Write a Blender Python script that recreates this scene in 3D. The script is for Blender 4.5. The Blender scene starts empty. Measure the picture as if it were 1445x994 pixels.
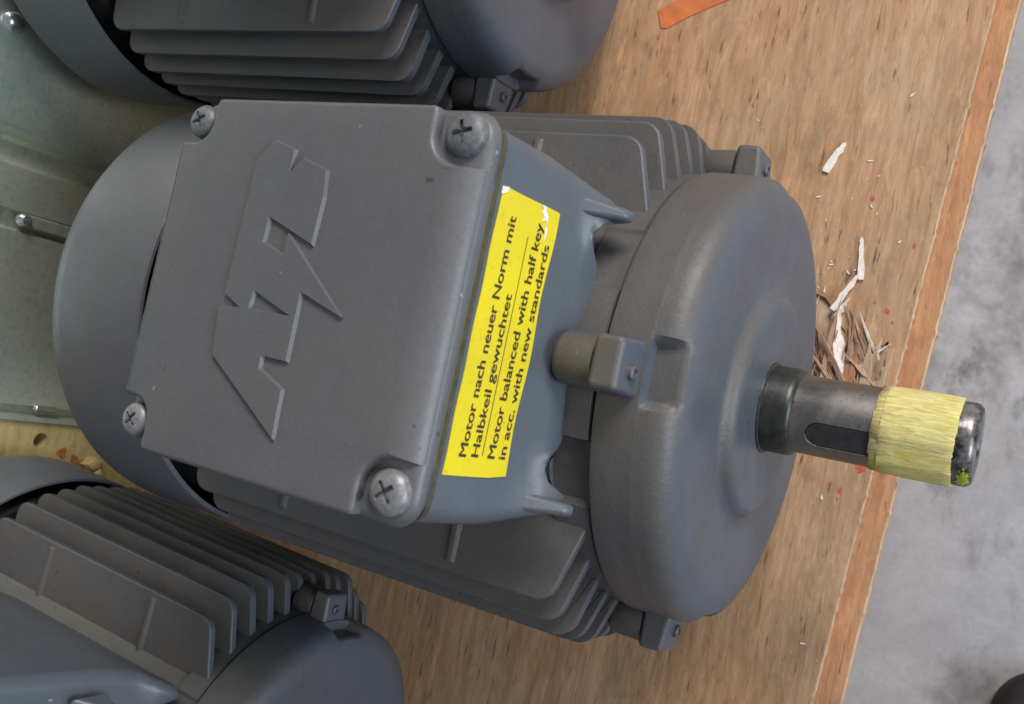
import bpy, bmesh, math, random
from math import sin, cos, pi, radians, hypot
from mathutils import Vector, Matrix, noise
from mathutils.geometry import tessellate_polygon
random.seed(7)
C = bpy.context.scene.collection
sc = bpy.context.scene
MM = 0.001
H0 = 100.0                      # height of the motor axis above the board (mm)

# ------------------------------------------------------------------ camera
def rxyz(a, b, c):
    return Matrix.Rotation(c, 3, 'Z') @ Matrix.Rotation(b, 3, 'Y') @ Matrix.Rotation(a, 3, 'X')
CAM = (96.163, -16.607, 348.252)
cd = bpy.data.cameras.new('camera'); cam = bpy.data.objects.new('camera', cd); C.objects.link(cam)
M = rxyz(0.1672784, 0.5067241, 0.2378113).to_4x4()
M.translation = Vector((CAM[0]*MM, CAM[1]*MM, (CAM[2]+H0)*MM))
cam.matrix_world = M
cd.sensor_width = 36; cd.lens = 1351.74/1445*36; cd.clip_start = 0.01; cd.clip_end = 50
sc.camera = cam
cd.dof.use_dof = True; cd.dof.focus_distance = 0.35; cd.dof.aperture_fstop = 26

# ------------------------------------------------------------------ light
w = bpy.data.worlds.new('World'); sc.world = w; w.use_nodes = True
bg = w.node_tree.nodes['Background']; bg.inputs[0].default_value = (0.80, 0.86, 1.0, 1); bg.inputs[1].default_value = 0.25
def area(name, loc, target, size, power, col):
    l = bpy.data.lights.new(name, 'AREA'); l.shape = 'RECTANGLE'; l.size, l.size_y = size; l.energy = power; l.color = col
    o = bpy.data.objects.new(name, l); C.objects.link(o); o.location = loc
    o.rotation_euler = (Vector(target)-Vector(loc)).to_track_quat('-Z', 'Y').to_euler()
    return o
area('window_light_high', (0.55, 1.25, 1.15), (-0.05, 0, 0.05), (0.8, 0.6), 29, (1.0, 0.955, 0.90))
area('door_light', (1.7, -0.15, 0.75), (0, 0, 0.05), (1.0, 0.8), 25, (0.80, 0.90, 1.0))
sc.view_settings.view_transform = 'Standard'; sc.view_settings.look = 'None'
sc.view_settings.exposure = 0.0; sc.view_settings.gamma = 1

# ------------------------------------------------------------------ materials
class NT:
    def __init__(s, name):
        s.m = bpy.data.materials.new(name); s.m.use_nodes = True
        s.t = s.m.node_tree; s.b = s.t.nodes['Principled BSDF']; s.L = s.t.links.new
        s.tc = s.t.nodes.new('ShaderNodeTexCoord'); s.geo = s.t.nodes.new('ShaderNodeNewGeometry')
    def n(s, typ, **k):
        o = s.t.nodes.new('ShaderNode'+typ)
        for a, v in k.items(): setattr(o, a, v)
        return o
    def mapped(s, scale=(1,1,1), rot=(0,0,0), loc=(0,0,0)):
        m = s.n('Mapping'); m.inputs['Scale'].default_value = scale; m.inputs['Rotation'].default_value = rot; m.inputs['Location'].default_value = loc
        s.L(s.tc.outputs['Object'], m.inputs[0]); return m.outputs[0]
    def noise(s, scale, detail=4, rough=.55, vec=None, dist=0):
        o = s.n('TexNoise'); o.inputs['Scale'].default_value = scale; o.inputs['Detail'].default_value = detail
        o.inputs['Roughness'].default_value = rough; o.inputs['Distortion'].default_value = dist
        s.L(vec or s.tc.outputs['Object'], o.inputs['Vector']); return o.outputs[0]
    def ramp(s, fac, *stops):
        o = s.n('ValToRGB'); e = o.color_ramp.elements
        while len(e) < len(stops): e.new(0.5)
        for i, (p, c) in enumerate(stops):
            e[i].position = p; e[i].color = (c, c, c, 1) if isinstance(c, (int, float)) else (*c, 1)
        s.L(fac, o.inputs[0]); return o.outputs[0]
    def mix(s, fac, a, b, mode='MIX'):
        o = s.n('Mix', data_type='RGBA', blend_type=mode)
        for i, v in ((0, fac), (6, a), (7, b)):
            if isinstance(v, (int, float)): o.inputs[i].default_value = v
            elif isinstance(v, tuple): o.inputs[i].default_value = (*v, 1)
            else: s.L(v, o.inputs[i])
        return o.outputs[2]
    def math(s, op, a, b=0.0, clamp=False):
        o = s.n('Math', operation=op, use_clamp=clamp)
        for i, v in ((0, a), (1, b)):
            if isinstance(v, (int, float)): o.inputs[i].default_value = v
            else: s.L(v, o.inputs[i])
        return o.outputs[0]
    def bump(s, h, strength, dist, prev=None):
        o = s.n('Bump'); o.inputs['Strength'].default_value = strength; o.inputs['Distance'].default_value = dist
        s.L(h, o.inputs['Height'])
        if prev: s.L(prev, o.inputs['Normal'])
        return o.outputs[0]
    def fin(s, col=None, rough=None, normal=None, metal=None, spec=None):
        for k, v in (('Base Color', col), ('Roughness', rough), ('Normal', normal), ('Metallic', metal), ('Specular IOR Level', spec)):
            if v is None: continue
            if isinstance(v, (int, float)): s.b.inputs[k].default_value = v
            elif isinstance(v, tuple): s.b.inputs[k].default_value = (*v, 1)
            else: s.L(v, s.b.inputs[k])
        return s.m

def paint(name, base, dust, dust_amt, rough=.48, dark=.75, tex=1.0):
    t = NT(name)
    big = t.noise(22, 5, .6); fine = t.noise(900, 3, .6); mid = t.noise(90, 5, .65)
    # dust lies where the casting faces up, thicker in patches
    sep = t.n('SeparateXYZ'); t.L(t.geo.outputs['Normal'], sep.inputs[0])
    up = t.ramp(sep.outputs[2], (0.15, 0.0), (0.75, 1.0))
    patch = t.ramp(big, (.3, .45), (.7, 1.0))
    f = t.math('MULTIPLY', t.math('MULTIPLY', up, patch), dust_amt)
    c = t.mix(t.ramp(mid, (.3, 0.0), (.75, 0.5)), base, tuple(x*dark for x in base))
    c = t.mix(f, c, dust)
    c = t.mix(t.ramp(fine, (.35, 0.10), (.60, 0.0)), c, (0.03, .028, .026))
    spk = t.noise(260, 2, .5); c = t.mix(t.ramp(spk, (.765, 0.0), (.80, .5)), c, (.42, .41, .38))
    spk2 = t.noise(150, 2, .5, vec=t.mapped(loc=(3, 1, 2))); c = t.mix(t.ramp(spk2, (.74, 0.0), (.78, .7)), c, (.035, .03, .027))
    r = t.math('ADD', t.math('MULTIPLY', f, .16), t.math('ADD', rough-.06, t.math('MULTIPLY', mid, .14)), True)
    scr = t.noise(260, 2, .5, vec=t.mapped((.06, 1, 1), (.3, .2, .9)), dist=.3)
    c = t.mix(t.ramp(scr, (.765, 0.0), (.79, .45)), c, (.045, .04, .038))
    chip = t.noise(75, 6, .75, vec=t.mapped(loc=(5, 2, 7)))
    c = t.mix(t.ramp(chip, (.70, 0.0), (.74, .55)), c, (.05, .042, .036))
    smear = t.noise(14, 6, .7, vec=t.mapped((1, .5, 1), loc=(2, 8, 3)))
    c = t.mix(t.ramp(smear, (.50, 0.0), (.70, .45*dust_amt)), c, tuple(x*.62 for x in dust))
    nrm = t.bump(fine, .12*tex, .0003, t.bump(mid, .20*tex, .0006, t.bump(big, .35, .0018)))
    return t.fin(c, r, nrm, 0.0, .5)
M_LID = paint('lid_paint', (.112, .116, .130), (.142, .132, .120), .55, .36, .85, 1.5)
M_BOX = paint('box_paint', (.092, .108, .130), (.14, .13, .115), .35, .34)
M_CAST = paint('dusty_cast_paint', (.084, .098, .122), (.118, .100, .083), .95, .37, .75, 2.6)
M_COWL = paint('cowl_paint', (.118, .128, .152), (.15, .14, .13), .5, .38, .85)

def simple(name, col, rough, metal=0.0, nscale=None, nstr=.2, var=.0, spec=.5):
    t = NT(name); c = col; nrm = None
    if nscale:
        n = t.noise(nscale, 4, .6); nrm = t.bump(n, nstr, .0005)
        c = t.mix(t.ramp(n, (.3, 0.0), (.7, 1.0)), tuple(x*(1-var) for x in col), tuple(min(1, x*(1+var)) for x in col))
    return t.fin(c, rough, nrm, metal, spec)
M_SCREW = simple('painted_screw_zinc', (.125, .128, .135), .45, .05, 500, .25, .3)
M_SCREWL = simple('worn_screw_zinc', (.23, .23, .235), .42, .3, 500, .3, .3)
M_GASKET = simple('olive_gasket', (.070, .066, .038), .7, 0, 300, .3, .3)
M_DARK = simple('black_interior', (.008, .008, .009), .8)
M_SEAL = simple('dark_seal_metal', (.060, .062, .058), .40, .65, 300, .2, .3)
M_BLACKRUB = simple('black_rubber', (.012, .012, .015), .6, 0, 200, .2, .3)
M_PRINT = simple('dark_print_ink', (.045, .028, .010), .6)
M_TORN = simple('torn_white_paper', (.75, .70, .70), .8, 0, 300, .4, .15)
M_ORANGE = simple('orange_tape', (.62, .17, .05), .55, 0, 120, .3, .2)
M_RED = simple('red_wax_fleck', (.50, .10, .05), .7, 0, 300, .3, .3)

def steel():
    t = NT('shaft_steel')
    n1 = t.noise(60, 5, .65); n2 = t.noise(500, 4, .6); n3 = t.noise(900, 3, .5, vec=t.mapped((.06, 1, 1)))
    c = t.mix(t.ramp(n1, (.35, 0.0), (.7, 1.0)), (.14, .135, .13), (.29, .265, .245))
    c = t.mix(t.ramp(n2, (.62, 0.0), (.72, .8)), c, (.045, .035, .03))
    r = t.ramp(n1, (.3, .30), (.7, .52))
    return t.fin(c, r, t.bump(n3, .15, .0003, t.bump(n2, .15, .0003)), .8)
M_STEEL = steel()
M_KEY = simple('key_steel', (.050, .048, .047), .45, .4, 260, .25, .25)
def grimy():
    t = NT('grimy_shaft_end'); n = t.noise(110, 5, .7); n2 = t.noise(45, 3, .6)
    c = t.mix(t.ramp(n, (.42, 0.0), (.6, 1.0)), (.025, .018, .02), (.24, .23, .225))
    c = t.mix(t.ramp(n2, (.56, 0.0), (.6, .0)), c, (.35, .42, .02))
    return t.fin(c, .33, t.bump(n, .25, .0005), .55)
M_GRIME = grimy()
M_LIME = simple('lime_paint', (.36, .46, .02), .45, 0, 300, .4, .4)

def tape():
    t = NT('yellow_crepe_tape')
    n = t.noise(1000, 6, .7, vec=t.mapped((.13, 1, 1)), dist=.9); n2 = t.noise(90, 4, .6, vec=t.mapped((.35, 1, 1)))
    c = t.mix(t.ramp(n, (.38, 0.0), (.62, 1.0)), (.60, .50, .15), (.88, .77, .36))
    c = t.mix(t.ramp(n2, (.5, 0.0), (.68, .75)), c, (.60, .58, .07))
    big = t.noise(160, 4, .7); c = t.mix(t.ramp(big, (.64, 0.0), (.74, .5)), c, (.72, .62, .42))
    sx = t.n('SeparateXYZ'); t.L(t.tc.outputs['Object'], sx.inputs[0])
    edge = t.math('ADD', sx.outputs[0], t.math('MULTIPLY', t.noise(120, 3, .6), .006))
    c = t.mix(t.ramp(t.math('MULTIPLY', edge, 10), (.430, .95), (.470, .0)), c, (.10, .062, .045))
    return t.fin(c, .75, t.bump(n, .9, .0007), 0, .2)
M_TAPE = tape()

def sticker():
    t = NT('yellow_label'); n = t.noise(40, 4, .6); f = t.noise(600, 3, .6)
    c = t.mix(t.ramp(n, (.3, 0.0), (.75, 1.0)), (.72, .585, .010), (.64, .52, .02))
    c = t.mix(t.ramp(f, (.30, .35), (.40, 0.0)), c, (.35, .25, .02))
    return t.fin(c, .5, t.bump(n, .3, .0008), 0, .35)
M_STICK = sticker()

def wood(name, light, dark, grey, gscale=1.0, stain=.6, rot=0.0):
    t = NT(name)
    v = t.mapped((1, .10, .4), (0, 0, rot)); v2 = t.mapped((1, .13, .4), (0, 0, rot), (.3, .2, 0))
    g1 = t.noise(330*gscale, 6, .7, vec=v, dist=.8); g2 = t.noise(1000*gscale, 4, .7, vec=v, dist=.4); g3 = t.noise(90*gscale, 4, .6, vec=v2, dist=1.5)
    blot = t.noise(9, 5, .62); blot2 = t.noise(34, 6, .75, vec=t.mapped((1, .6, 1))); fleck = t.noise(170, 5, .7, vec=t.mapped((1, .33, 1), (0, 0, rot)), dist=.5)
    c = t.mix(t.ramp(g3, (.3, 0.0), (.7, 1.0)), dark, light)
    c = t.mix(t.ramp(blot, (.40, 0.0), (.62, stain)), c, grey)
    c = t.mix(t.ramp(g1, (.34, .50), (.58, 0.0)), c, tuple(x*.55 for x in dark))
    c = t.mix(t.ramp(g2, (.60, 0.0), (.82, .55)), c, tuple(min(1, x*1.45) for x in light))
    c = t.mix(t.ramp(blot2, (.52, 0.0), (.76, .7)), c, tuple(x*.55 for x in grey)); c = t.mix(t.ramp(fleck, (.53, 0.0), (.68, .48)), c, tuple(x*.58 for x in dark)); c = t.mix(t.ramp(fleck, (.30, .4), (.44, 0.0)), c, tuple(min(1, x*1.2) for x in light))
    pores = t.noise(700*gscale, 3, .6, vec=t.mapped((1, .12, .4), (0, 0, rot), (1, 1, 0)))
    c = t.mix(t.ramp(pores, (.27, .8), (.37, 0.0)), c, (.09, .045, .03))
    return t.fin(c, .72, t.bump(g1, .35, .0008, t.bump(g2, .3, .0004)), 0, .3)
M_PLY = wood('weathered_plywood', (.63, .385, .215), (.44, .225, .105), (.44, .305, .195), .72, .7, -.06)
M_PLY2 = wood('orange_plywood', (.58, .31, .16), (.44, .20, .09), (.46, .28, .17), .75, .4, -.06)
M_CORE = wood('pale_ply_edge', (.72, .57, .39), (.55, .40, .26), (.62, .46, .32), .8, .3, .2)
M_SPLIN = wood('splinter_wood', (.66, .43, .30), (.40, .22, .14), (.55, .36, .26), 1.2, .3)
M_CHIP = simple('white_chip', (.80, .72, .66), .8, 0, 600, .5, .15)
M_POST = wood('yellow_post_wood', (.66, .52, .24), (.50, .37, .15), (.58, .46, .22), .4, .5)
M_KNOT = simple('orange_knot', (.42, .17, .05), .7, 0, 300, .3, .3)

def concrete():
    t = NT('concrete')
    a = t.noise(6, 6, .65); b = t.noise(30, 6, .7); s = t.noise(14, 5, .68, vec=t.mapped((1, .6, 1), (0, 0, .5)), dist=.25); f = t.noise(300, 4, .6)
    c = t.mix(t.ramp(a, (.3, 0.0), (.7, 1.0)), (.36, .36, .38), (.48, .475, .49))
    c = t.mix(t.ramp(b, (.38, .55), (.6, 0.0)), c, (.27, .265, .275))
    c = t.mix(t.ramp(s, (.54, 0.0), (.68, .75)), c, (.10, .095, .10))
    s2 = t.noise(38, 5, .7, vec=t.mapped((1, .5, 1), (0, 0, -.4), (2, 5, 0))); gate = t.ramp(t.noise(5, 2, .5, vec=t.mapped(loc=(1, 4, 0))), (.42, 0.0), (.58, 1.0))
    c = t.mix(t.math('MULTIPLY', t.ramp(s2, (.54, 0.0), (.66, .8)), gate), c, (.11, .105, .11))
    cr = t.n('TexVoronoi', feature='DISTANCE_TO_EDGE'); cr.inputs['Scale'].default_value = 6
    dv = t.n('Mix', data_type='RGBA'); dv.inputs[0].default_value = .12
    t.L(t.tc.outputs['Object'], dv.inputs[6])
    nn = t.n('TexNoise'); nn.inputs['Scale'].default_value = 12; t.L(t.tc.outputs['Object'], nn.inputs[0]); t.L(nn.outputs['Color'], dv.inputs[7]); t.L(dv.outputs[2], cr.inputs['Vector'])
    c = t.mix(t.math('MULTIPLY', t.ramp(cr.outputs['Distance'], (0.0, .25), (.03, 0.0)), t.ramp(a, (.45, 0.0), (.6, 1.0))), c, (.17, .165, .17))
    c = t.mix(t.ramp(f, (.3, .25), (.5, 0.0)), c, (.25, .25, .25))
    return t.fin(c, .6, t.bump(b, .2, .002, t.bump(f, .15, .0006)), 0, .4)
M_CONC = concrete()

def zinc():
    t = NT('galvanised_sheet')
    a = t.noise(8, 5, .6); f = t.noise(300, 4, .6); sp = t.n('TexVoronoi'); sp.inputs['Scale'].default_value = 60; t.L(t.tc.outputs['Object'], sp.inputs['Vector'])
    c = t.mix(t.ramp(a, (.3, 0.0), (.7, 1.0)), (.44, .57, .54), (.86, .86, .64))
    c = t.mix(t.math('MULTIPLY', sp.outputs['Color'], .15), c, (.6, .63, .6))
    c = t.mix(t.ramp(f, (.3, .3), (.5, 0.0)), c, (.2, .22, .2))
    return t.fin(c, t.ramp(a, (.3, .24), (.7, .38)), t.bump(a, .25, .004, t.bump(f, .08, .0003)), .62)
M_ZINC = zinc()
M_ZBOLT = simple('bright_zinc', (.75, .77, .76), .22, .9, 200, .1, .1)

# ------------------------------------------------------------------ mesh helpers (all in mm)
def link(name, me, mat, parent=None, smooth=None, bevel=None, seg=2):
    me.update()
    o = bpy.data.objects.new(name, me); C.objects.link(o)
    if mat is not None and not me.materials: me.materials.append(mat)
    if parent: o.parent = parent
    if smooth is not None:
        for p in me.polygons: p.use_smooth = True
        try: me.set_sharp_from_angle(angle=radians(smooth))
        except Exception: pass
    if bevel:
        b = o.modifiers.new('bevel', 'BEVEL'); b.width = bevel*MM; b.segments = seg; b.limit_method = 'ANGLE'; b.angle_limit = radians(32); b.harden_normals = False
        for p in me.polygons: p.use_smooth = True
        try: me.set_sharp_from_angle(angle=radians(32))
        except Exception: pass
        b.harden_normals = True
    return o
def mesh(name, V, F, mat, parent=None, smooth=None, bevel=None, seg=2, fix=True):
    me = bpy.data.meshes.new(name); me.from_pydata([tuple(c*MM for c in v) for v in V], [], F)
    if fix:
        bm = bmesh.new(); bm.from_mesh(me); bmesh.ops.remove_doubles(bm, verts=bm.verts, dist=1e-7)
        bmesh.ops.recalc_face_normals(bm, faces=bm.faces); bm.to_mesh(me); bm.free()
    return link(name, me, mat, parent, smooth, bevel, seg)
def tag(o, label=None, cat=None, group=None, kind=None):
    for k, v in (('label', label), ('category', cat), ('group', group), ('kind', kind)):
        if v: o[k] = v
    return o
def empty(name, loc=(0, 0, 0), rot=(0, 0, 0)):
    o = bpy.data.objects.new(name, None); C.objects.link(o); o.location = tuple(c*MM for c in loc); o.rotation_euler = rot
    o.empty_display_size = .02; return o
def lathe_x(prof, n=128, mod=None, close=False):
    """profile of (x, r) revolved about X; angle 0 = +Z, positive towards +Y"""
    V, F = [], []
    for (x, r) in prof:
        for k in range(n):
            a = 2*pi*k/n; rr = mod(x, r, a) if mod else r
            xx = x
            if isinstance(rr, tuple): xx, rr = rr
            V.append((xx, rr*sin(a), rr*cos(a)))
    for i in range(len(prof)-1):
        for k in range(n):
            a, b = i*n+k, i*n+(k+1) % n; F.append((a, b, b+n, a+n))
    if close:
        F.append(tuple(range(n))); F.append(tuple(range((len(prof)-1)*n, len(prof)*n)))
    return V, F
def lathe_z(prof, n=32, c=(0, 0, 0)):
    V, F = [], []
    for (r, z) in prof:
        for k in range(n):
            a = 2*pi*k/n; V.append((c[0]+r*cos(a), c[1]+r*sin(a), c[2]+z))
    for i in range(len(prof)-1):
        for k in range(n):
            a, b = i*n+k, i*n+(k+1) % n; F.append((a, b, b+n, a+n))
    F.append(tuple(range(n))[::-1]); F.append(tuple(range((len(prof)-1)*n, len(prof)*n)))
    return V, F
def prism(loop0, loop1):
    n = len(loop0); V = list(loop0)+list(loop1)
    F = [tuple(range(n))[::-1], tuple(range(n, 2*n))]+[(i, (i+1) % n, (i+1) % n+n, i+n) for i in range(n)]
    return V, F
def box(x0, x1, y0, y1, z0, z1):
    return prism([(x0, y0, z0), (x1, y0, z0), (x1, y1, z0), (x0, y1, z0)], [(x0, y0, z1), (x1, y0, z1), (x1, y1, z1), (x0, y1, z1)])
def join(*parts):
    V, F = [], []
    for v, f in parts:
        n = len(V); V += list(v); F += [tuple(i+n for i in q) for q in f]
    return V, F
def rrect(x0, x1, y0, y1, r, z, nside=14, narc=6):
    P = []
    def side(a, b):
        for i in range(nside): t = i/nside; P.append((a[0]+(b[0]-a[0])*t, a[1]+(b[1]-a[1])*t, z))
    def arc(cx, cy, a0):
        for i in range(narc): a = a0+pi/2*i/narc; P.append((cx+r*cos(a), cy+r*sin(a), z))
    side((x0+r, y0), (x1-r, y0)); arc(x1-r, y0+r, -pi/2)
    side((x1, y0+r), (x1, y1-r)); arc(x1-r, y1-r, 0)
    side((x1-r, y1), (x0+r, y1)); arc(x0+r, y1-r, pi/2)
    side((x0, y1-r), (x0, y0+r)); arc(x0+r, y0+r, pi)
    return P
def loft(rings, cap=True):
    n = len(rings[0]); V = [v for r in rings for v in r]; F = []
    for i in range(len(rings)-1):
        for k in range(n): a, b = i*n+k, i*n+(k+1) % n; F.append((a, b, b+n, a+n))
    if cap: F.append(tuple(range(n))[::-1]); F.append(tuple(range((len(rings)-1)*n, len(rings)*n)))
    return V, F
def extrude_poly(loops, z0, z1):
    """outer loop + holes, 2D points -> solid"""
    tri = tessellate_polygon([[Vector((x, y, 0)) for x, y in l] for l in loops])
    flat = [p for l in loops for p in l]; n = len(flat)
    V = [(x, y, z0) for x, y in flat]+[(x, y, z1) for x, y in flat]
    F = [tuple(t) for t in tri]+[tuple(i+n for i in t) for t in tri]
    k = 0
    for l in loops:
        m = len(l)
        for i in range(m): a, b = k+i, k+(i+1) % m; F.append((a, b, b+n, a+n))
        k += m
    return V, F
def sm(x, a, b):
    t = min(1, max(0, (x-a)/(b-a))); return t*t*(3-2*t)

# ------------------------------------------------------------------ the motor (axis frame, mm)
def build_motor():
    root = empty('electric_motor', (0, 0, 0))
    ax = lambda o: (setattr(o, 'location', (0, 0, H0*MM)), o)[1]       # parts are drawn about the shaft axis
    # housing barrel with raised pads at its front end
    def hm(x, r, a):
        y = 80*sin(a)
        if x > -43 and cos(a) > 0:
            k = sm(x, -43.0, -42.2)
            if -24 < y < 24: r += 1.8*k
            elif y >= 44: r += 1.4*k
            elif y >= 24: r += .6*k
            elif y < -44: r += .9*k
            else: r -= 1.2*k
        return r
    V, F = lathe_x([(-214, 60), (-214, 78.5), (-213, 80), (-120, 80), (-43, 80), (-42.4, 80), (-41.8, 80), (-35, 80), (-29.2, 80), (-28.7, 79.2), (-28.7, 60)], 360, hm)
    housing = ax(mesh('housing', V, F, M_CAST, root, 28))
    # bolt bosses on the housing behind each lug
    boss = None
    for q in range(4):
        prof = [(-39.5, 0.1), (-39.5, 6.4), (-38.6, 7.8), (-37, 8.5), (-25.6, 8.8), (-25.6, 0.1)]
        V, F = lathe_x(prof, 28); V = [(x, y, z+86) for x, y, z in V]
        if boss is None: boss = mesh('bolt_boss', V, F, M_CAST, housing, 40); b = boss
        else: b = boss.copy(); C.objects.link(b); b.parent = housing
        b.rotation_euler = (q*pi/2, 0, 0)
    # cooling fins
    zs = [60, 49, 38, 27, 16, 5, -6, -17, -28, -39, -50, -61]
    for s in (1, -1):
        for z in zs:
            ya = min(98.6, 79+(60-abs(z))*.80) if abs(z) > 38 else (93+(38-abs(z))*.32 if abs(z) > 10 else 99)
            ya = min(ya, 99.0)
            yi = max(30.0, math.sqrt(max(0, 79.0**2-z*z))-6)
            th = 2.1
            L = [(-208, yi), (-208, ya-7)]
            L += [(-201-7*cos(t), ya-7+7*sin(t)) for t in [pi/2*i/5 for i in range(1, 6)]]
            L += [(-45.5+8*sin(t), ya-8+8*cos(t)) for t in [1.25*i/5 for i in range(0, 6)]]
            L += [(-30.2, max(yi, ya-30)), (-29.8, yi)]
            jr = random.Random(int(z*7+s*3)); dx, dy, dz = jr.uniform(-.7, .7), jr.uniform(-.6, .3), jr.uniform(-.3, .3)
            L = [(x+(dx if x > -60 and y > yi+1 else -dx*.6), y+(dy if y > yi+1 else 0)) for x, y in L]; z += dz
            lo = [(x, s*y, z-th*1.15) for x, y in L]; hi = [(x, s*y, z+th*.75) for x, y in L]
            if s < 0: lo, hi = lo[::-1], hi[::-1]
            V, F = prism(lo, hi)
            f = ax(mesh('cooling_fin', V, F, M_CAST, root, None, 1.0, 2))
            if z > 55:
                for rx in (-78.5, -158):
                    y0, y1 = 48, ya-2.2
                    R0 = [(rx-3.2, s*y0, 61), (rx+3.2, s*y0, 61), (rx+2.8, s*y1, 61), (rx-2.8, s*y1, 61)]
                    R1 = [(rx-1.4, s*y0, 63), (rx+.6, s*y0, 63), (rx+.5, s*(y1-1.5), 62.6), (rx-1.2, s*(y1-1.5), 62.6)]
                    if s < 0: R0, R1 = R0[::-1], R1[::-1]
                    mesh('rib', *prism(R0, R1), M_CAST, f, None, .4, 2)
    # end shield with recesses in front of each lug
    prof = [(-28, 60), (-28, 81.2), (-27.5, 82.2), (-26, 82.4), (-20, 82.3), (-13.8, 82.2), (-13.6, 82.2), (-13.2, 82.15), (-12.8, 82.1), (-10, 82), (-8, 81.7), (-6, 81.1), (-4.4, 80.1), (-3.0, 78.7), (-1.8, 76.8), (-.9, 74.6), (-.4, 72.4), (-.2, 69.5), (-.4, 60), (-.8, 50), (-.9, 44.0), (-.6, 42.6), (.3, 41.4), (1.6, 40.5), (2.7, 39.6), (3.4, 38.4), (3.7, 37.0), (3.6, 34), (3.4, 24), (3.4, 16.6)]
    def em(x, r, a):
        best = 99
        for q in range(4):
            d = (a-q*pi/2+pi) % (2*pi)-pi
            best = min(best, abs(d*82-(.0)))
        if best < 13 and x > -14.5 and r > 60:
            k = 1-sm(best, 8.2+(x+13)*.12, 10.6+(x+13)*.14); k *= sm(x, -13.6, -12.9)
            cap = 77.6
            if r > cap: r = r+(cap-r)*k
        return r
    V, F = lathe_x(prof, 360, em)
    shield = ax(mesh('end_shield', V, F, M_CAST, root, 34))
    lug = bolt = None
    for q in range(4):
        if lug is None:
            lo = [(-25.4, -9.0, 79), (-14.2, -9.0, 79), (-14.2, 9.0, 79), (-25.4, 9.0, 79)]
            hi = [(-25.4, -8.2, 95.3), (-16.2, -8.2, 95.0), (-16.2, 8.2, 95.0), (-25.4, 8.2, 95.3)]
            V, F = prism(lo, hi); lug = l = mesh('bolt_lug', V, F, M_CAST, shield, None, 1.9, 4)
            V, F = lathe_x([(-16.5, .1), (-16.5, 2.4), (-14.2, 2.4), (-13.7, 1.9), (-13.7, 1.2), (-15, 1.0), (-15, .1)], 20); V = [(x, y-1.5, z+87.5) for x, y, z in V]
            bolt = b = mesh('bolt', V, F, M_CAST, shield, 40)
        else:
            l = lug.copy(); C.objects.link(l); l.parent = shield; b = bolt.copy(); C.objects.link(b); b.parent = shield
        l.rotation_euler = b.rotation_euler = (q*pi/2, 0, 0)
    # shaft seal and collar
    V, F = lathe_x([(3.0, 15), (3.0, 16.7), (4.0, 16.6), (4.3, 16.1), (4.3, 15.2)], 96)
    ax(mesh('shaft_seal', V, F, M_SEAL, root, 35))
    # shaft with a keyway cut at 30 degrees towards -Y
    KA = radians(-30.0)
    def inkey(x, lat):
        hw = 4.35
        if x < 24.3: return hypot(x-24.3, lat) < hw
        return abs(lat) < hw and x < 62
    def smod(x, r, a):
        d = (a-KA+pi) % (2*pi)-pi
        if abs(d) < pi/3 and r > 13.2:
            lat = 14*sin(d)
            if 19 < x < 63 and inkey(x, lat): return 11.6/cos(d)
        return r
    xs = [(14.6, .2), (14.6, 13.0)]
    P = [(13.5, 12), (14.4, 14.0), (16.2, 14.0)]
    P += [(16.2+.35*i, 14.0) for i in range(1, 140)]
    P = [p for p in P if p[0] < 65]+[(65, 14.0)]
    V, F = lathe_x(P, 360, smod)
    shaft = ax(mesh('shaft', V, F, M_STEEL, root, 30))
    V, F = lathe_x([(64.8, 10), (64.8, 14.0), (70.2, 14.0), (71.2, 13.7), (72.4, 12.6), (72.6, 12.0), (72.6, 5.0), (70, 2.5), (69.5, .1)], 96)
    mesh('shaft_end', V, F, M_GRIME, shaft, 30)
    V, F = lathe_x([(3, 13), (3, 15.7), (12.0, 15.7), (13.2, 15.5), (14.0, 15.0), (14.6, 14.1), (14.7, 13.0)], 96)
    mesh('collar', V, F, M_SEAL, shaft, 35)
    # key: a rounded slab in the keyway
    hw = 4.28; K = [(24.3+hw*cos(pi/2+pi*i/12), hw*sin(pi/2+pi*i/12)) for i in range(13)]+[(60, -hw), (60, hw)]
    R = Matrix.Rotation(-KA, 3, 'X')
    lo = [tuple(R @ Vector((x, y, 9))) for x, y in K]; hi = [tuple(R @ Vector((x, y, 13.2))) for x, y in K]
    mesh('key', *prism(lo, hi), M_KEY, shaft, None, .35, 2)
    # masking tape round the shaft end: flat where it bridges the keyway
    def tm(x, r, a):
        d = (a-KA+pi) % (2*pi)-pi
        w_ = .10*noise.noise((x*.10, a*9, 2))+.06*noise.noise((x*.3, a*40, 5))
        if abs(d) < .33 and r > 13.9: r = max(14.12, r*cos(.33)/cos(d)+.02)
        xx = x
        if x < 43.5: xx = x+.7*noise.noise((a*2.5, 1, 3))+.35*noise.noise((a*11, 1, 3))
        if x > 64.5: xx = x+.5*noise.noise((a*2.0, 7, 3))+.3*noise.noise((a*14, 1, 8))
        return (xx, r+w_)
    V, F = lathe_x([(41.0, 13.9), (41.0, 14.55), (43.4, 14.65), (43.8, 15.0), (48, 15.05), (52, 15.1), (56, 15.1), (60, 15.1), (64, 15.05), (66.2, 15.0), (66.6, 14.8), (66.6, 13.9)], 220, tm)
    mesh('masking_tape', V, F, M_TAPE, shaft, 40)
    # fan cowl: thin sheet drum, open towards the fins
    pr = [(-219.6, 97.0), (-219.6, 98.4), (-220, 98.9), (-222, 99.2), (-268, 99.4), (-274, 98.6), (-278.5, 96.2), (-281.3, 92), (-282, 86), (-282, 40), (-280.5, 40), (-280.5, 86), (-278, 92), (-272, 96.5), (-222, 97.3), (-219.6, 97.0)]
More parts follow.
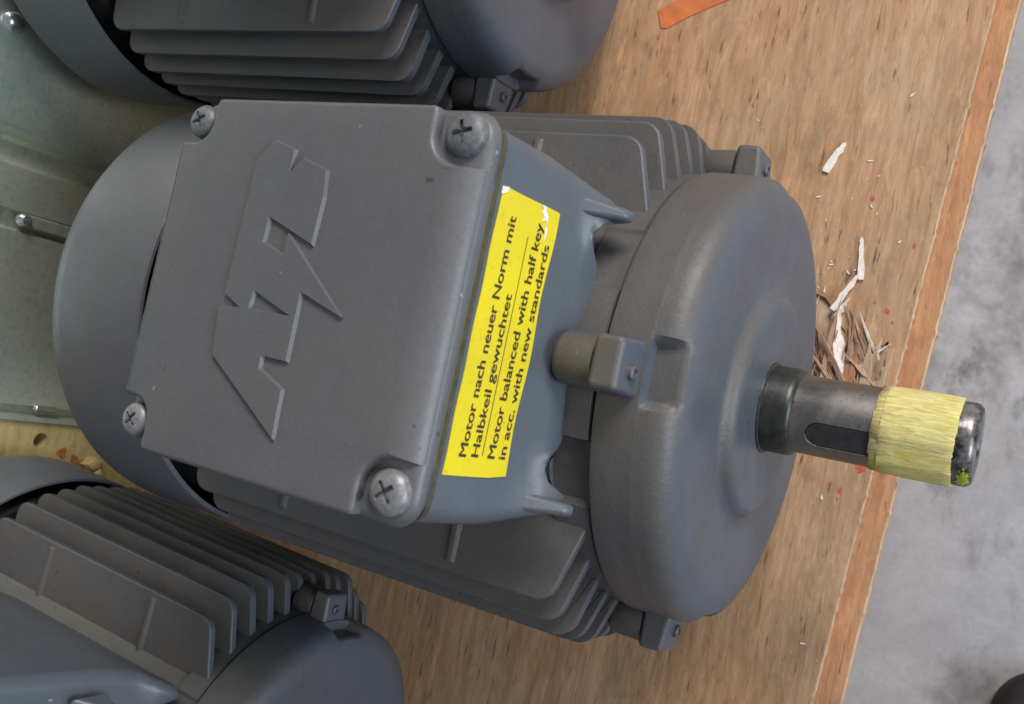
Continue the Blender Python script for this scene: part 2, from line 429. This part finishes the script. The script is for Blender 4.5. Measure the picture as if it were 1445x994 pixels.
    def cm(x, r, a):
        if r > 60: r += .35*noise.noise((x*.02, sin(a)*2.2, cos(a)*2.2))
        return r
    V, F = lathe_x(pr, 240, cm)
    cowl = ax(mesh('fan_cowl', V, F, M_COWL, root, 30))
    V, F = lathe_x([(-221, 20), (-221, 88), (-226, 90), (-270, 90), (-270, 20)], 64)
    mesh('fan', V, F, M_DARK, cowl, 30)
    # terminal box
    rings = []
    def ring(z, x0, x1, y0, y1, r, fl=0, drop=0):
        P = rrect(x0, x1, y0, y1, r, z, 24, 8); Q = []
        for (x, y, zz) in P:
            if x > x1-14:
                k = sm(abs(y-1.5), 37, 45); x += fl*k; zz -= drop*k
                if z < 85: zz += (7.5 if z < 78 else 5.0)*sm(abs(y-1.5), 27, 36)*(1-sm(abs(y-1.5), 40, 44))
            Q.append((x, y, zz))
        return Q
    rings = [ring(76.5, -158, -38.2, -47.5, 50.5, 5, 4.5, .5), ring(80.5, -159, -38.0, -49.5, 52, 5, 4.0, .2), ring(86, -161, -39.8, -51.5, 54, 6, 2.2), ring(92, -162, -41.9, -53.5, 56.2, 6, .3), ring(97, -163, -43.2, -54.6, 57.0, 6, 0), ring(103, -164, -44.7, -55.3, 57.8, 6), ring(125.5, -165, -50.4, -55.8, 58.8, 6)]
    V, F = loft(rings)
    tbox = ax(mesh('terminal_box', V, F, M_BOX, root, 50))
    for y0, y1 in ((43.5, 50.5), (-49.5, -42.5)):
        mesh('foot_tab', *prism([(-42, y0, 76), (-28.4, y0+1.2, 77.5), (-28.4, y1-1.6, 77.5), (-42, y1, 76)], [(-43.2, y0+.4, 92.5), (-29.4, y0+1.8, 81.4), (-29.4, y1-2.2, 81.4), (-43.2, y1-.4, 92.5)]), M_BOX, tbox, None, 1.6, 4)
    V, F = loft([rrect(-165.6, -49.5, -56.1, 59.1, 7, 125.0), rrect(-165.6, -49.5, -56.1, 59.1, 7, 127.4)])
    mesh('gasket', V, F, M_GASKET, tbox, 40)
    # lid: flange + raised plateau with pockets round the screws
    def lidring(z, d): return rrect(-166.6+d, -47.6-d, -57.2+d, 60.2-d, 9-d*.6, z, 10, 8)
    V1, F1 = loft([lidring(127.2, 2.0), lidring(128.4, 1.4), lidring(130.6, .3), lidring(131.6, 0), lidring(133.4, .7), lidring(134.6, 1.6), lidring(135.3, 3.0)])
    def corner(cx, cy, ox, oy, rr, c0, c1):
        """arc round the screw centre, from the side edge to the end edge"""
        return [(cx+rr*cos(c0+(c1-c0)*i/10), cy+rr*sin(c0+(c1-c0)*i/10)) for i in range(11)]
    X0, X1, Y0, Y1 = -165.8, -48.1, -56.4, 59.4
    sx0, sx1, sy0, sy1 = -160.6, -56.2, -47.7, 52.1
    rr = 9.0
    P = []
    P += [(sx1-rr-1.8, Y0), (sx1-rr-.5, Y0+.5), (sx1-rr, Y0+1.8)]+[(sx1+rr*cos(a), sy0+rr*sin(a)) for a in [pi-(pi/2)*i/8 for i in range(9)]]+[(X1, sy0+rr)]
    P += [(X1, sy1-rr)]+[(sx1+rr*cos(a), sy1+rr*sin(a)) for a in [-pi/2-(pi/2)*i/8 for i in range(9)]]+[(sx1-rr, Y1-1.8), (sx1-rr-.5, Y1-.5), (sx1-rr-1.8, Y1)]
    r2 = 7.5
    P += [(sx0+r2+1.8, Y1), (sx0+r2+.5, Y1-.5), (sx0+r2, Y1-1.8)]+[(sx0+r2*cos(a), sy1+r2*sin(a)) for a in [0-(pi/2)*i/8 for i in range(9)]]+[(X0+1.0, sy1-r2), (X0+.3, sy1-r2-.3), (X0, sy1-r2-1.0)]
    P += [(X0, sy0+r2+1.0), (X0+.3, sy0+r2+.3), (X0+1.0, sy0+r2)]+[(sx0+r2*cos(a), sy0+r2*sin(a)) for a in [pi/2-(pi/2)*i/8 for i in range(9)]]+[(sx0+r2, Y0+1.8), (sx0+r2+.5, Y0+.5), (sx0+r2+1.8, Y0)]
    n_p = len(P)
    def inset(L, d):
        out = []
        for i in range(len(L)):
            a, b, c = Vector(L[i-1]), Vector(L[i]), Vector(L[(i+1) % len(L)])
            e1 = (b-a).normalized(); e2 = (c-b).normalized()
            n1, n2 = Vector((-e1.y, e1.x)), Vector((-e2.y, e2.x)); m = (n1+n2)
            m = m/max(.5, m.length_squared/2) if m.length > 1e-6 else n1
            out.append((b.x+m.x*d, b.y+m.y*d))
        return out
    rings = [[(x, y, 131.2 if x > X1-.01 else 134.4) for x, y in P]]
    for t in [0, .12, .25, .4, .55, .7, .85, 1.0]:
        fa = t*pi/2; Q = inset(P, 1.6*(1-cos(fa)))
        out = []
        for (x, y), (px, py) in zip(Q, P):
            fr = 1 if px > X1-.01 else 0          # the long front edge rolls over in a wide radius
            xx = px-11.5*(1-cos(fa)) if fr else x
            if not fr and px > sx1-1.5: xx = px-(px-(sx1-1.5))*(1-cos(fa))*.9
            out.append((xx, y, (131.9+7.6*sin(fa)) if fr else 137.9+1.6*sin(fa)-(2.9*(1-sin(fa)) if px > sx1-1.5 else 0)))
        rings.append(out)
    V2, F2 = loft(rings)
    lid = ax(mesh('lid', V1, F1, M_LID, root, 40))
    mesh('raised_panel', V2, F2, M_LID, lid, 38)
    # emblem raised on the lid
    E = [(-127.1,47.2),(-117.7,44.5),(-117.8,37.1),(-113.4,42.0),(-103.4,39.0),(-102.1,31.0),(-102.7,16.4),(-122.0,23.3),(-122.3,15.0),(-113.0,11.8),(-112.7,18.5),(-85.7,-3.4),(-102.8,1.9),(-102.5,-19.1),(-112.6,-19.0),(-112.5,-23.0),(-101.9,-27.6),(-101.3,-42.0),(-132.7,-21.9),(-134.6,-6.8),(-125.7,-5.9),(-133.3,-2.4),(-132.3,41.0)]
    Hh = [(-121.5,.1),(-104.7,-5.8),(-122.2,-5.9)]
    k = (CAM[2]-140.8)/(CAM[2]-137)
    sc_ = lambda L: [(CAM[0]+(x-CAM[0])*k, CAM[1]+(y-CAM[1])*k) for x, y in L]
    E, Hh = sc_(E), sc_(Hh)
    def area2(L): return sum(L[i-1][0]*L[i][1]-L[i][0]*L[i-1][1] for i in range(len(L)))
    if area2(E) < 0: E = E[::-1]
    if area2(Hh) > 0: Hh = Hh[::-1]
    tri = tessellate_polygon([[Vector((x, y, 0)) for x, y in l] for l in (E, Hh)])
    V, F = [], []
    top = [(x, y, 140.75) for x, y in E+Hh]; V += top; F += [tuple(t) for t in tri]
    for L, o0 in ((E, 0), (Hh, len(E))):
        B = inset(L, -.6); k0 = len(V); V += [(x, y, 139.3) for x, y in B]; m = len(L)
        for i in range(m): F.append((o0+i, o0+(i+1) % m, k0+(i+1) % m, k0+i))
    mesh('emblem', V, F, M_LID, lid)
    # pan head screws with a real cross recess
    def screw(cx, cy, r, rot, mat):
        N, K = 40, 96; V = []; F = []
        for i in range(N+1):
            q = i/N; rad = r*q
            for j in range(K):
                a = 2*pi*j/K; x, y = rad*cos(a), rad*sin(a)
                h = 4.0*math.sqrt(max(0, 1-(q*.97)**2.6))
                u, v = abs(x*cos(rot)+y*sin(rot)), abs(-x*sin(rot)+y*cos(rot))
                arm = r*.50; wdt = r*.105*(1.25-.4*max(u, v)/arm)
                if max(u, v) < arm and min(u, v) < wdt+.0: h -= 2.0*(1-.55*max(u, v)/arm)+.3
                V.append((cx+x, cy+y, 135.4+h*.92+.3*(q < .999)))
        for i in range(N):
            for j in range(K):
                a, b = i*K+j, i*K+(j+1) % K; F.append((a, b, b+K, a+K))
        b0 = N*K; V += [(cx+r*cos(2*pi*j/K), cy+r*sin(2*pi*j/K), 134.8) for j in range(K)]
        for j in range(K): F.append((b0+j, b0+(j+1) % K, b0+K+(j+1) % K, b0+K+j))
        return mesh('screw', V, F, mat, lid, 50)
    screw(sx1, sy1, 6.5, .25, M_SCREW); screw(sx1, sy0, 6.5, .7, M_SCREWL)
    screw(sx0, sy1, 5.6, .5, M_SCREW); screw(sx0, sy0, 5.6, .9, M_SCREWL)
    return root

def copy_tree(o, parent=None):
    c = o.copy(); C.objects.link(c)
    if parent: c.parent = parent
    for ch in list(o.children): copy_tree(ch, c)
    return c

motor = build_motor()
# ------------------------------------------------------------------ neighbours
GRP = 'grey electric motors standing side by side on the board'
def place(o, T, yaw, pitch, roll, s):
    R = (Matrix.Rotation(yaw, 3, 'Z') @ rxyz(roll, pitch, 0)).to_4x4()
    # pose is given for the axis frame; the root sits H0 below it
    A = Matrix.Translation(Vector(T)*MM+Vector((0, 0, H0*MM))) @ R @ Matrix.Scale(s, 4) @ Matrix.Translation((0, 0, -H0*MM))
    loc, rot, scl = A.decompose(); o.location = loc; o.rotation_euler = rot.to_euler(); o.scale = scl
nA = copy_tree(motor); place(nA, (-129.3, 204.0, -.4), -.011, .03, .096, .996)
nB = copy_tree(motor); place(nB, (-168.3, -207.3, -10.2), -.056, .03, -.022, .90)
for ch in nB.children:
    if ch.name.startswith('terminal_box'):
        ch.data = ch.data.copy()
        for v in ch.data.vertices:
            if v.co.z > .100: v.co.z += .034*(v.co.z-.100)/.0255
        for g in ch.children: g.location.z += .034
    if ch.name.startswith('lid'): ch.location.z += .034
tag(motor, 'grey electric motor with a yellow text sticker and yellow tape on its shaft', 'motor', GRP)
tag(nA, 'grey finned motor cut off by the top edge, above the stickered one', 'motor', GRP)
tag(nB, 'shaded grey finned motor at lower left, below the stickered one', 'motor', GRP)

# ------------------------------------------------------------------ the sticker, on the front face of the main motor's terminal box
n_ = Vector((33, 0, 8.5)).normalized(); vdir = Vector((8.5, 0, -33)).normalized(); ydir = Vector((0, 1, 0)); o_ = Vector((-50.5, 0, 125.0))
def sp(y, v, h=0.0): return tuple(o_+ydir*y+vdir*v+n_*h)
def outline():
    top = [(-40.9+82.6*i/24, 2.2+.15*sin(i*.9)) for i in range(25)]
    right = [(42.2, 5), (41.8, 12), (41.6, 20), (41.3, 26.6)]
    bot = [(41.0-80.2*i/24, 27.0+.45*sin(i*.55+.5)) for i in range(25)]
    return top+right+bot+[(-40.2, 20), (-40.6, 11)]
O = outline()
me_off = .45
st = mesh('label_sticker', *prism([sp(y, v, -.6) for y, v in O], [sp(y, v, me_off) for y, v in O]), M_STICK, motor)
st.location = (0, 0, H0*MM)
def text(body, y0, v, length, height):
    cu = bpy.data.curves.new('lettering', 'FONT'); cu.body = body; cu.size = 1
    ob = bpy.data.objects.new('tmp', cu); C.objects.link(ob); bpy.context.view_layer.update()
    me = bpy.data.meshes.new_from_object(ob.evaluated_get(bpy.context.evaluated_depsgraph_get()))
    bpy.data.objects.remove(ob)
    xs = [p.co.x for p in me.vertices]; x0, x1 = min(xs), max(xs)
    for p in me.vertices:
        y = y0+(p.co.x-x0)/(x1-x0)*length; vv = v-p.co.y*height/.70
        p.co = Vector(sp(y, vv, me_off+.12))*MM
    V = [v.co.copy() for v in me.vertices]; Fs = [tuple(p.vertices) for p in me.polygons]; n = len(V)
    V2 = V+[v+(ydir*.26+vdir*.10+n_*.02)*MM for v in V]; Fs = Fs+[tuple(i+n for i in f) for f in Fs]
    me = bpy.data.meshes.new('lettering'); me.from_pydata(V2, [], Fs); me.update()
    me.materials.append(M_PRINT)
    o = bpy.data.objects.new('lettering', me); C.objects.link(o); o.parent = st; return o
text('Motor nach neuer Norm mit', -35.2, 9.6, 70.0, 2.95)
text('Halbkeil gewuchtet', -34.8, 14.3, 47.8, 2.8)
text('Motor balanced with half key', -34.6, 21.0, 70.5, 2.95)
text('in acc. with new standards', -34.4, 25.4, 64.8, 2.75)
mesh('ruled_line', [sp(-34, 15.85, me_off+.12), sp(31, 15.75, me_off+.12), sp(31, 15.98, me_off+.12), sp(-34, 16.12, me_off+.12)], [(0, 1, 2, 3)], M_PRINT, st)
def torn(pts):
    mesh('torn_spot', *prism([sp(y, v, me_off-.1) for y, v in pts], [sp(y, v, me_off+.2) for y, v in pts]), M_TORN, st)
torn([(39.8, 1.9), (42.0, 1.9), (42.4, 4.6), (41.0, 4.2), (40.4, 3.4)])
torn([(41.4, 18.6), (40.6, 20.0), (39.5, 19.4), (38.2, 20.9), (36.8, 20.2), (37.6, 21.8), (36.2, 22.6), (38.8, 22.4), (40.2, 21.2), (41.5, 20.6)])
torn([(35.8, 22.1), (34.0, 22.3), (31.0, 22.6), (33.6, 23.1), (36.0, 22.9)])
# lime paint dab on the shaft end of the main motor
shaft = [o for o in motor.children if o.name.startswith('shaft') and 'seal' not in o.name][0]
V, F = [], []
N, Mj = 60, 26
for i in range(N+1):
    for j in range(Mj+1):
        a = radians(-34-46*i/N); x = 67.2+j*.19
        r = 14.10 if x < 70.2 else (14.10-(x-70.2)*.30 if x < 71.2 else 13.8-(x-71.2)*.92)
        V.append((x, (r+.02)*sin(a), (r+.02)*cos(a)))
for i in range(N):
    for j in range(Mj):
        q = hypot((i-N*.55)/(N*.40), (j-Mj*.62)/(Mj*.40))+.75*noise.noise((i*.16, j*.22, 3))+.25*noise.noise((i*.5, j*.7, 9))
        if q < .92: F.append((i*(Mj+1)+j, i*(Mj+1)+j+1, (i+1)*(Mj+1)+j+1, (i+1)*(Mj+1)+j))
mesh('paint_dab', V, F, M_LIME, shaft, 60)
# the white scuff on the cowl near the lower left lid screw
cw = [o for o in motor.children if o.name.startswith('fan_cowl')][0]

# ------------------------------------------------------------------ setting
def Z(z): return z+H0        # axis frame -> world
fl = mesh('floor', [(-3000, -3000, Z(-250)), (3000, -3000, Z(-250)), (3000, 3000, Z(-250)), (-3000, 3000, Z(-250))], [(0, 1, 2, 3)], M_CONC)
tag(fl, kind='structure')

# plywood: top veneer with a torn hole, pale core below it, and a second sheet that sticks out further
board = empty('plywood_board', (0, 0, -12))
tag(board, 'weathered plywood board with a splintered break under the motor shaft', 'board')
def edge_x(y): return 29.3+(y-40)*.0635+.35*noise.noise((y*.06, 0, 1))+(1.3*max(0, noise.noise((y*.25, 4, 1))-.12))
ys = [-700+8*i for i in range(int(1500/8))]
ys = [y for y in ys if y < -160 or y > 260]+[-160+2*i for i in range(211)]; ys.sort()
outer = [(edge_x(y)-.0, y) for y in ys]+[(-470, ys[-1]), (-470, ys[0])]
hole = [(-14, 62), (-8, 60), (-4.5, 56), (-1.5, 60.5), (-.5, 50), (4, 46), (6, 38), (10, 34), (13, 27), (17, 41), (20, 42), (22.5, 44), (23.5, 30), (24, 22), (18, 14), (8, 8), (-2, 6), (-16, 8), (-24, 16), (-26, 40), (-20, 58)]
hole = [(x+.6*random.uniform(-1, 1), y+.6*random.uniform(-1, 1)) for x, y in hole]
V, F = extrude_poly([outer, hole[::-1]], Z(-101.8), Z(-100.02))
top = mesh('top_veneer', [(x, y, z+12) for x, y, z in V], F, M_PLY, board)
out2 = [(edge_x(y)+.25+.5*noise.noise((y*.4, 9, 1)), y) for y in ys]+[(-469, ys[-1]), (-469, ys[0])]
V, F = extrude_poly([out2], Z(-104.5), Z(-101.85))
mesh('core_ply', [(x, y, z+12) for x, y, z in V], F, M_CORE, board)
out3 = [(x-.3, y) for x, y in out2]
V, F = extrude_poly([out3], Z(-111.9), Z(-104.55))
mesh('bottom_ply', [(x, y, z+12) for x, y, z in V], F, M_PLY2, board)
# splinters standing in the break
def splinter(x, y, z, L, wd, yaw, pitch, twist, h=1.0):
    R = Matrix.Rotation(yaw, 3, 'Z') @ Matrix.Rotation(-pitch, 3, 'Y') @ Matrix.Rotation(twist, 3, 'X')
    r0, r1 = [], []
    segs = [(i/12, (.6+.4*sin(pi*min(1, i/12*1.3)))*(1-(i/12)**3)*random.uniform(.72, 1.12)+.02) for i in range(13)] if h != 1.1 else [(0, .8), (.1, 1.0), (.25, .85), (.4, 1.0), (.55, .8), (.7, .95), (.85, .6), (.93, .55), (1.0, .15)]
    up = [(L*t, wd*.5*q*random.uniform(.75, 1.1)) for t, q in segs]; dn = [(L*t, -wd*.5*q*random.uniform(.6, 1.1)) for t, q in segs]
    P = up+dn[::-1]
    bend = random.uniform(-.12, .12)*L
    f = lambda a, b, c: tuple(R @ Vector((a, b+bend*(a/L)**2, c))+Vector((x, y, z)))
    return prism([f(a, b, 0) for a, b in P], [f(a, b, h*(1-.7*a/L)) for a, b in P])
random.seed(11)
def add_spl(mat, *a, **k):
    V, F = splinter(*a, **k); return mesh('splinter', [(x, y, z+112-100) for x, y, z in V], F, mat, board)
zb = Z(-100)
for (x, y, L, wd, yaw, pitch, m) in [
    (-8, 22, 40, 5, 1.75, .10, M_SPLIN), (4, 16, 44, 4, 1.95, .12, M_SPLIN), (10, 20, 30, 5, 1.65, .15, M_SPLIN), (16, 16, 28, 6, 1.5, .14, M_CORE),
    (20, 20, 24, 4, 1.72, .10, M_SPLIN), (-2, 14, 48, 3, 1.60, .15, M_SPLIN), (14, 12, 40, 3, 2.15, .20, M_SPLIN), (6, 12, 30, 6, 1.35, .10, M_PLY2),
    (-14, 18, 42, 7, 1.58, .03, M_CORE), (-20, 16, 42, 6, 1.50, .02, M_CORE), (18, 22, 22, 3, 1.2, .25, M_SPLIN), (0, 22, 36, 2.5, 1.9, .22, M_SPLIN),
    (9, 14, 34, 2, 2.3, .18, M_SPLIN), (22, 16, 26, 3, 1.45, .20, M_CORE), (-4, 20, 26, 4, 1.3, .12, M_PLY2), (1, 30, 27, 6.0, 1.60, .10, M_CHIP),
    (5, 24, 30, 6.5, 1.74, .06, M_CHIP), (23, 24, 38, 3.2, 2.14, .09, M_SPLIN), (20, 22, 40, 2.6, 2.10, .10, M_SPLIN), (17, 21, 38, 3.4, 2.06, .08, M_SPLIN), (24, 29, 30, 2.2, 2.2, .12, M_CHIP),
    (21, 24, 24, 5.5, 1.62, .04, M_CORE), (17.5, 27, 18, 4.0, 1.5, .03, M_CORE), (-11, 22, 36, 8.0, 1.60, .02, M_CORE), (25.5, 20, 26, 3.0, 2.5, .15, M_SPLIN), (-2, 50, 12, 4, 1.2, .1, M_CHIP),
    (12, 30, 18, 2.0, .9, .15, M_CHIP)]:
    add_spl(m, x, y, zb-1.9+random.uniform(-.3, 1.2), L, wd, yaw, pitch, random.uniform(-.35, .35), h=1.3)
V, F = [], []
for i in range(150):
    x = random.uniform(-22, 23); y = random.uniform(10, 34); L_ = random.uniform(6, 30)*(1 if x < 16 else .7)
    v, f = splinter(x, y, zb-1.8+random.uniform(0, 1.6), L_, random.uniform(.25, 1.0), random.choice((random.gauss(1.62, .2), random.gauss(2.1, .15))), random.uniform(0, .22), 0, .35)
    V, F = join((V, F), (v, f))
tag(mesh('torn_fibres', [(a, b, c+12) for a, b, c in V], F, M_SPLIN, board), kind='stuff')
# loose pieces of wood on the board
def loose(label, x, y, L, wd, yaw, mat, z=0.1):
    V, F = splinter(0, 0, 0, L, wd, yaw, .02, .05, 1.1)
    o = mesh('wood_splinter', V, F, mat); o.location = (x*MM, y*MM, (z+.1)*MM)
    tag(o, label, 'splinter', 'loose splinters on the plywood'); return o
loose('short blunt white splinter lying alone on the plywood at upper right', -18.5, 118.5, 16, 4.2, 1.28, M_CHIP)
loose('thin tan splinter lying nearest above the broken spot', 6.5, 69.5, 20, 3.2, 1.77, M_CHIP)
loose('pale twisted splinter at the upper rim of the broken spot', -3.5, 54, 20, 3.2, 1.1, M_CHIP, 1.0)
V, F = [], []
for i in range(75):
    if i < 42: x, y = random.gauss(-6, 12), random.gauss(92, 22)
    else: x, y = random.uniform(-60, 24), random.uniform(-130, 190)
    if x > 26: continue
    s = random.choice((.2, .3, .35, .5, .9))
    v, f = splinter(x, y, .05, s*random.uniform(1.5, 4), s, random.uniform(0, 3.1), .05, 0, s*.5); V, F = join((V, F), (v, f))
tag(mesh('wood_crumbs', V, F, M_CHIP), 'small pale wood crumbs scattered over the plywood', 'crumbs', kind='stuff')
V, F = [], []
for (x, y) in [(14, 60), (20, 57), (11, 51), (23, 52), (-14, 62), (-18, 30), (22, 12), (10, -24), (14, -30), (20, -14), (25, -6), (-118, 186), (-60, 150)]+[(random.uniform(-40, 26), random.uniform(-60, 110)) for _ in range(7)]:
    s = random.uniform(.5, 1.3)
    P = [(x+s*cos(a)*random.uniform(.4, 1), y+2.0*s*sin(a)*random.uniform(.4, 1)) for a in [2*pi*i/7 for i in range(7)]]
    V, F = join((V, F), prism([(a, b, .0) for a, b in P], [(a, b, .12) for a, b in P]))
tag(mesh('red_flecks', V, F, M_RED), 'orange red crayon flecks on the plywood around the break', 'flecks', kind='stuff')
V, F = prism([(22.0, -4, .02), (25.4, -3, .02), (23.6, -15, .02), (20.4, -17, .02)], [(22.0, -4, .15), (25.4, -3, .15), (23.6, -15, .15), (20.4, -17, .15)])
tag(mesh('crayon_mark', V, F, M_RED), 'orange red crayon stroke on the plywood below the yellow tape', 'mark')
# orange tape strip at the top of the picture
P = [(-121.5, 200.5), (-117.6, 191.0), (-114.2, 190.8), (-104, 196.5), (-92, 202), (-80, 207), (-60, 217), (-64, 228), (-90, 216.5), (-104, 209.5), (-113, 205)]
tag(mesh('orange_strip', *prism([(x, y, .02) for x, y in P], [(x, y, .5) for x, y in P]), M_ORANGE), 'torn orange tape strip stuck on the plywood at the top edge', 'tape')

# second sheet below, 13 mm further out
lower = empty('lower_plywood_sheet', (0, 0, -24)); tag(lower, 'orange brown plywood sheet sticking out from under the upper board', 'board')
def edge2(y): return 41.3+(y-84)*.0585+.3*noise.noise((y*.05, 3, 1))+(1.5*max(0, noise.noise((y*.3, 8, 1))-.15))
o1 = [(edge2(y)-.5, y) for y in ys]+[(-468, ys[-1]), (-468, ys[0])]
V, F = extrude_poly([o1], 10, 11.95); mesh('top_veneer', V, F, M_PLY2, lower)
o2 = [(edge2(y)+.5*noise.noise((y*.5, 2, 1)), y) for y in ys]+[(-468, ys[-1]), (-468, ys[0])]
V, F = extrude_poly([o2], 6.5, 9.95); mesh('core_ply', V, F, M_CORE, lower)
V, F = extrude_poly([[(x-.4, y) for x, y in o2]], 0, 6.45); mesh('bottom_ply', V, F, M_PLY2, lower)
# timber bearers that carry the sheets
for i, (x0, x1) in enumerate(((-90, -30), (-250, -190), (-460, -400))):
    b = mesh('timber_bearer', *box(x0, x1, -690, 780, Z(-249.9), Z(-124.1)), M_PLY2, None, None, 1.5); b['kind'] = 'structure'

# black rubber cap lying on the floor
V, F = lathe_z([(26, 0), (28, 2), (28, 10), (26.5, 14), (22, 17), (17, 18.2), (10, 18.6), (3, 18.8)], 64)
cap = mesh('rubber_cap', V, F, M_BLACKRUB, None, 40); cap.location = (112*MM, -126*MM, Z(-249.9)*MM)
tag(cap, 'black rounded rubber cap on the concrete floor in the corner', 'cap')

# galvanised sheet behind the motors
wall = empty('galvanised_panel', (-430, 0, 0)); tag(wall, 'folded galvanised sheet metal panel standing behind the fan cowls', 'metal panel')
prof = [(0, 520), (0, 78), (-1.2, 75), (-4.5, 73), (-12, 71.5), (-14, 69), (-14, 61), (-12, 59), (-3, 57.5), (0, 55), (0, 31), (-5, 30), (-6, 21), (0, 19), (0, -79), (-7, -80), (-7, -84), (0, -85.5), (0, -88.5), (-30, -88.5)]
z0, z1 = 0.1, 420
n = len(prof); V = [(x, y, z0) for x, y in prof]+[(x, y, z1) for x, y in prof]+[(x-1.4, y, z0) for x, y in prof]+[(x-1.4, y, z1) for x, y in prof]
F = [(i, i+1, n+i+1, n+i) for i in range(n-1)]+[(2*n+i, 2*n+i+1, 3*n+i+1, 3*n+i) for i in range(n-1)]
for i in range(n-1): F += [(i, i+1, 2*n+i+1, 2*n+i), (n+i, n+i+1, 3*n+i+1, 3*n+i)]
F += [(0, n, 3*n, 2*n), (n-1, 2*n-1, 4*n-1, 3*n-1)]
mesh('folded_sheet', V, F, M_ZINC, wall, None, .9, 3)
def bar(name, y, za, zb_, wd, dp, x=0, mat=M_ZBOLT):
    L = []
    for i in range(9): a = pi*i/8; L.append((y+wd/2*cos(a), zb_-wd/2+wd/2*sin(a)))
    for i in range(9): a = pi+pi*i/8; L.append((y+wd/2*cos(a), za+wd/2+wd/2*sin(a)))
    mesh(name, *prism([(x-1, a, b) for a, b in L], [(x+dp, a, b) for a, b in L]), mat, wall, None, 1.3, 3)
bar('slide_bar', 26.5, Z(-60), Z(25), 7.5, 2.2, 0, M_ZINC)
V, F = lathe_x([(-1, .1), (-1, 3.9), (2.4, 3.8), (4.2, 2.8), (5, .1)], 24)
mesh('rivet', [(x+.5, y+26.5, z+Z(22.5)) for x, y, z in V], F, M_ZBOLT, wall, 40)
bar('slide_tab', -80, Z(-26), Z(-11), 4.5, 2.5)
V, F = lathe_x([(-1, .1), (-1, 6.5), (1, 6.4), (3, 5.2), (4.4, 3.2), (4.8, .1)], 24)
mesh('rivet', [(x+.5, y+130, z+Z(54)) for x, y, z in V], F, M_ZBOLT, wall, 40)
# pale wooden post beside the panel with a drilled hole
post = empty('wooden_post', (-432, -120, 0)); tag(post, 'pale yellow wooden post with a drilled hole behind the fan cowls', 'post')
L = [(-31, 0.1), (31, .1), (31, 300), (-31, 300)]
hc = (-99.5+120, Z(-22)); hole2 = [(hc[0]+4.6*cos(2*pi*i/24), hc[1]+4.6*sin(2*pi*i/24)) for i in range(24)]
V, F = extrude_poly([L, hole2[::-1]], 0, 18)
mesh('plank', [(18-z-18+0, x, y) for x, y, z in V], F, M_POST, post)
mesh('plank_back', *box(-22, -18.3, -31, 31, .1, 300), M_ZINC, post)
random.seed(5)
for (y, z, r) in [(-106+120, Z(-38), 3.6), (-109+120, Z(-47), 2.6), (-113+120, Z(-52), 4.2), (-118+120, Z(-48), 3)]:
    V, F = lathe_x([(-.5, .1), (-.5, r), (.6, r*.9), (.8, r*.5), (.2, .1)], 12, lambda x, r_, a: r_*(1+.25*sin(3*a+y)))
    mesh('knot', [(a, b+y, c+z) for a, b, c in V], F, M_KNOT, post, 60)
for (y, z, L_, wd, yw) in [(-112+120, Z(-60), 16, 12, .4), (-121+120, Z(-66), 14, 14, 1.2), (-128+120, Z(-76), 12, 10, 2.0)]:
    V, F = lathe_x([(0, .1), (0, wd/2), (3, wd/2.2), (5, wd/3.4), (5.6, .1)], 9, lambda x, r_, a: r_*(1+.3*sin(2*a+y)+.15*cos(5*a)))
    mesh('torn_fibre', [(a, b+y, c+z) for a, b, c in V], F, M_POST, post, 30)
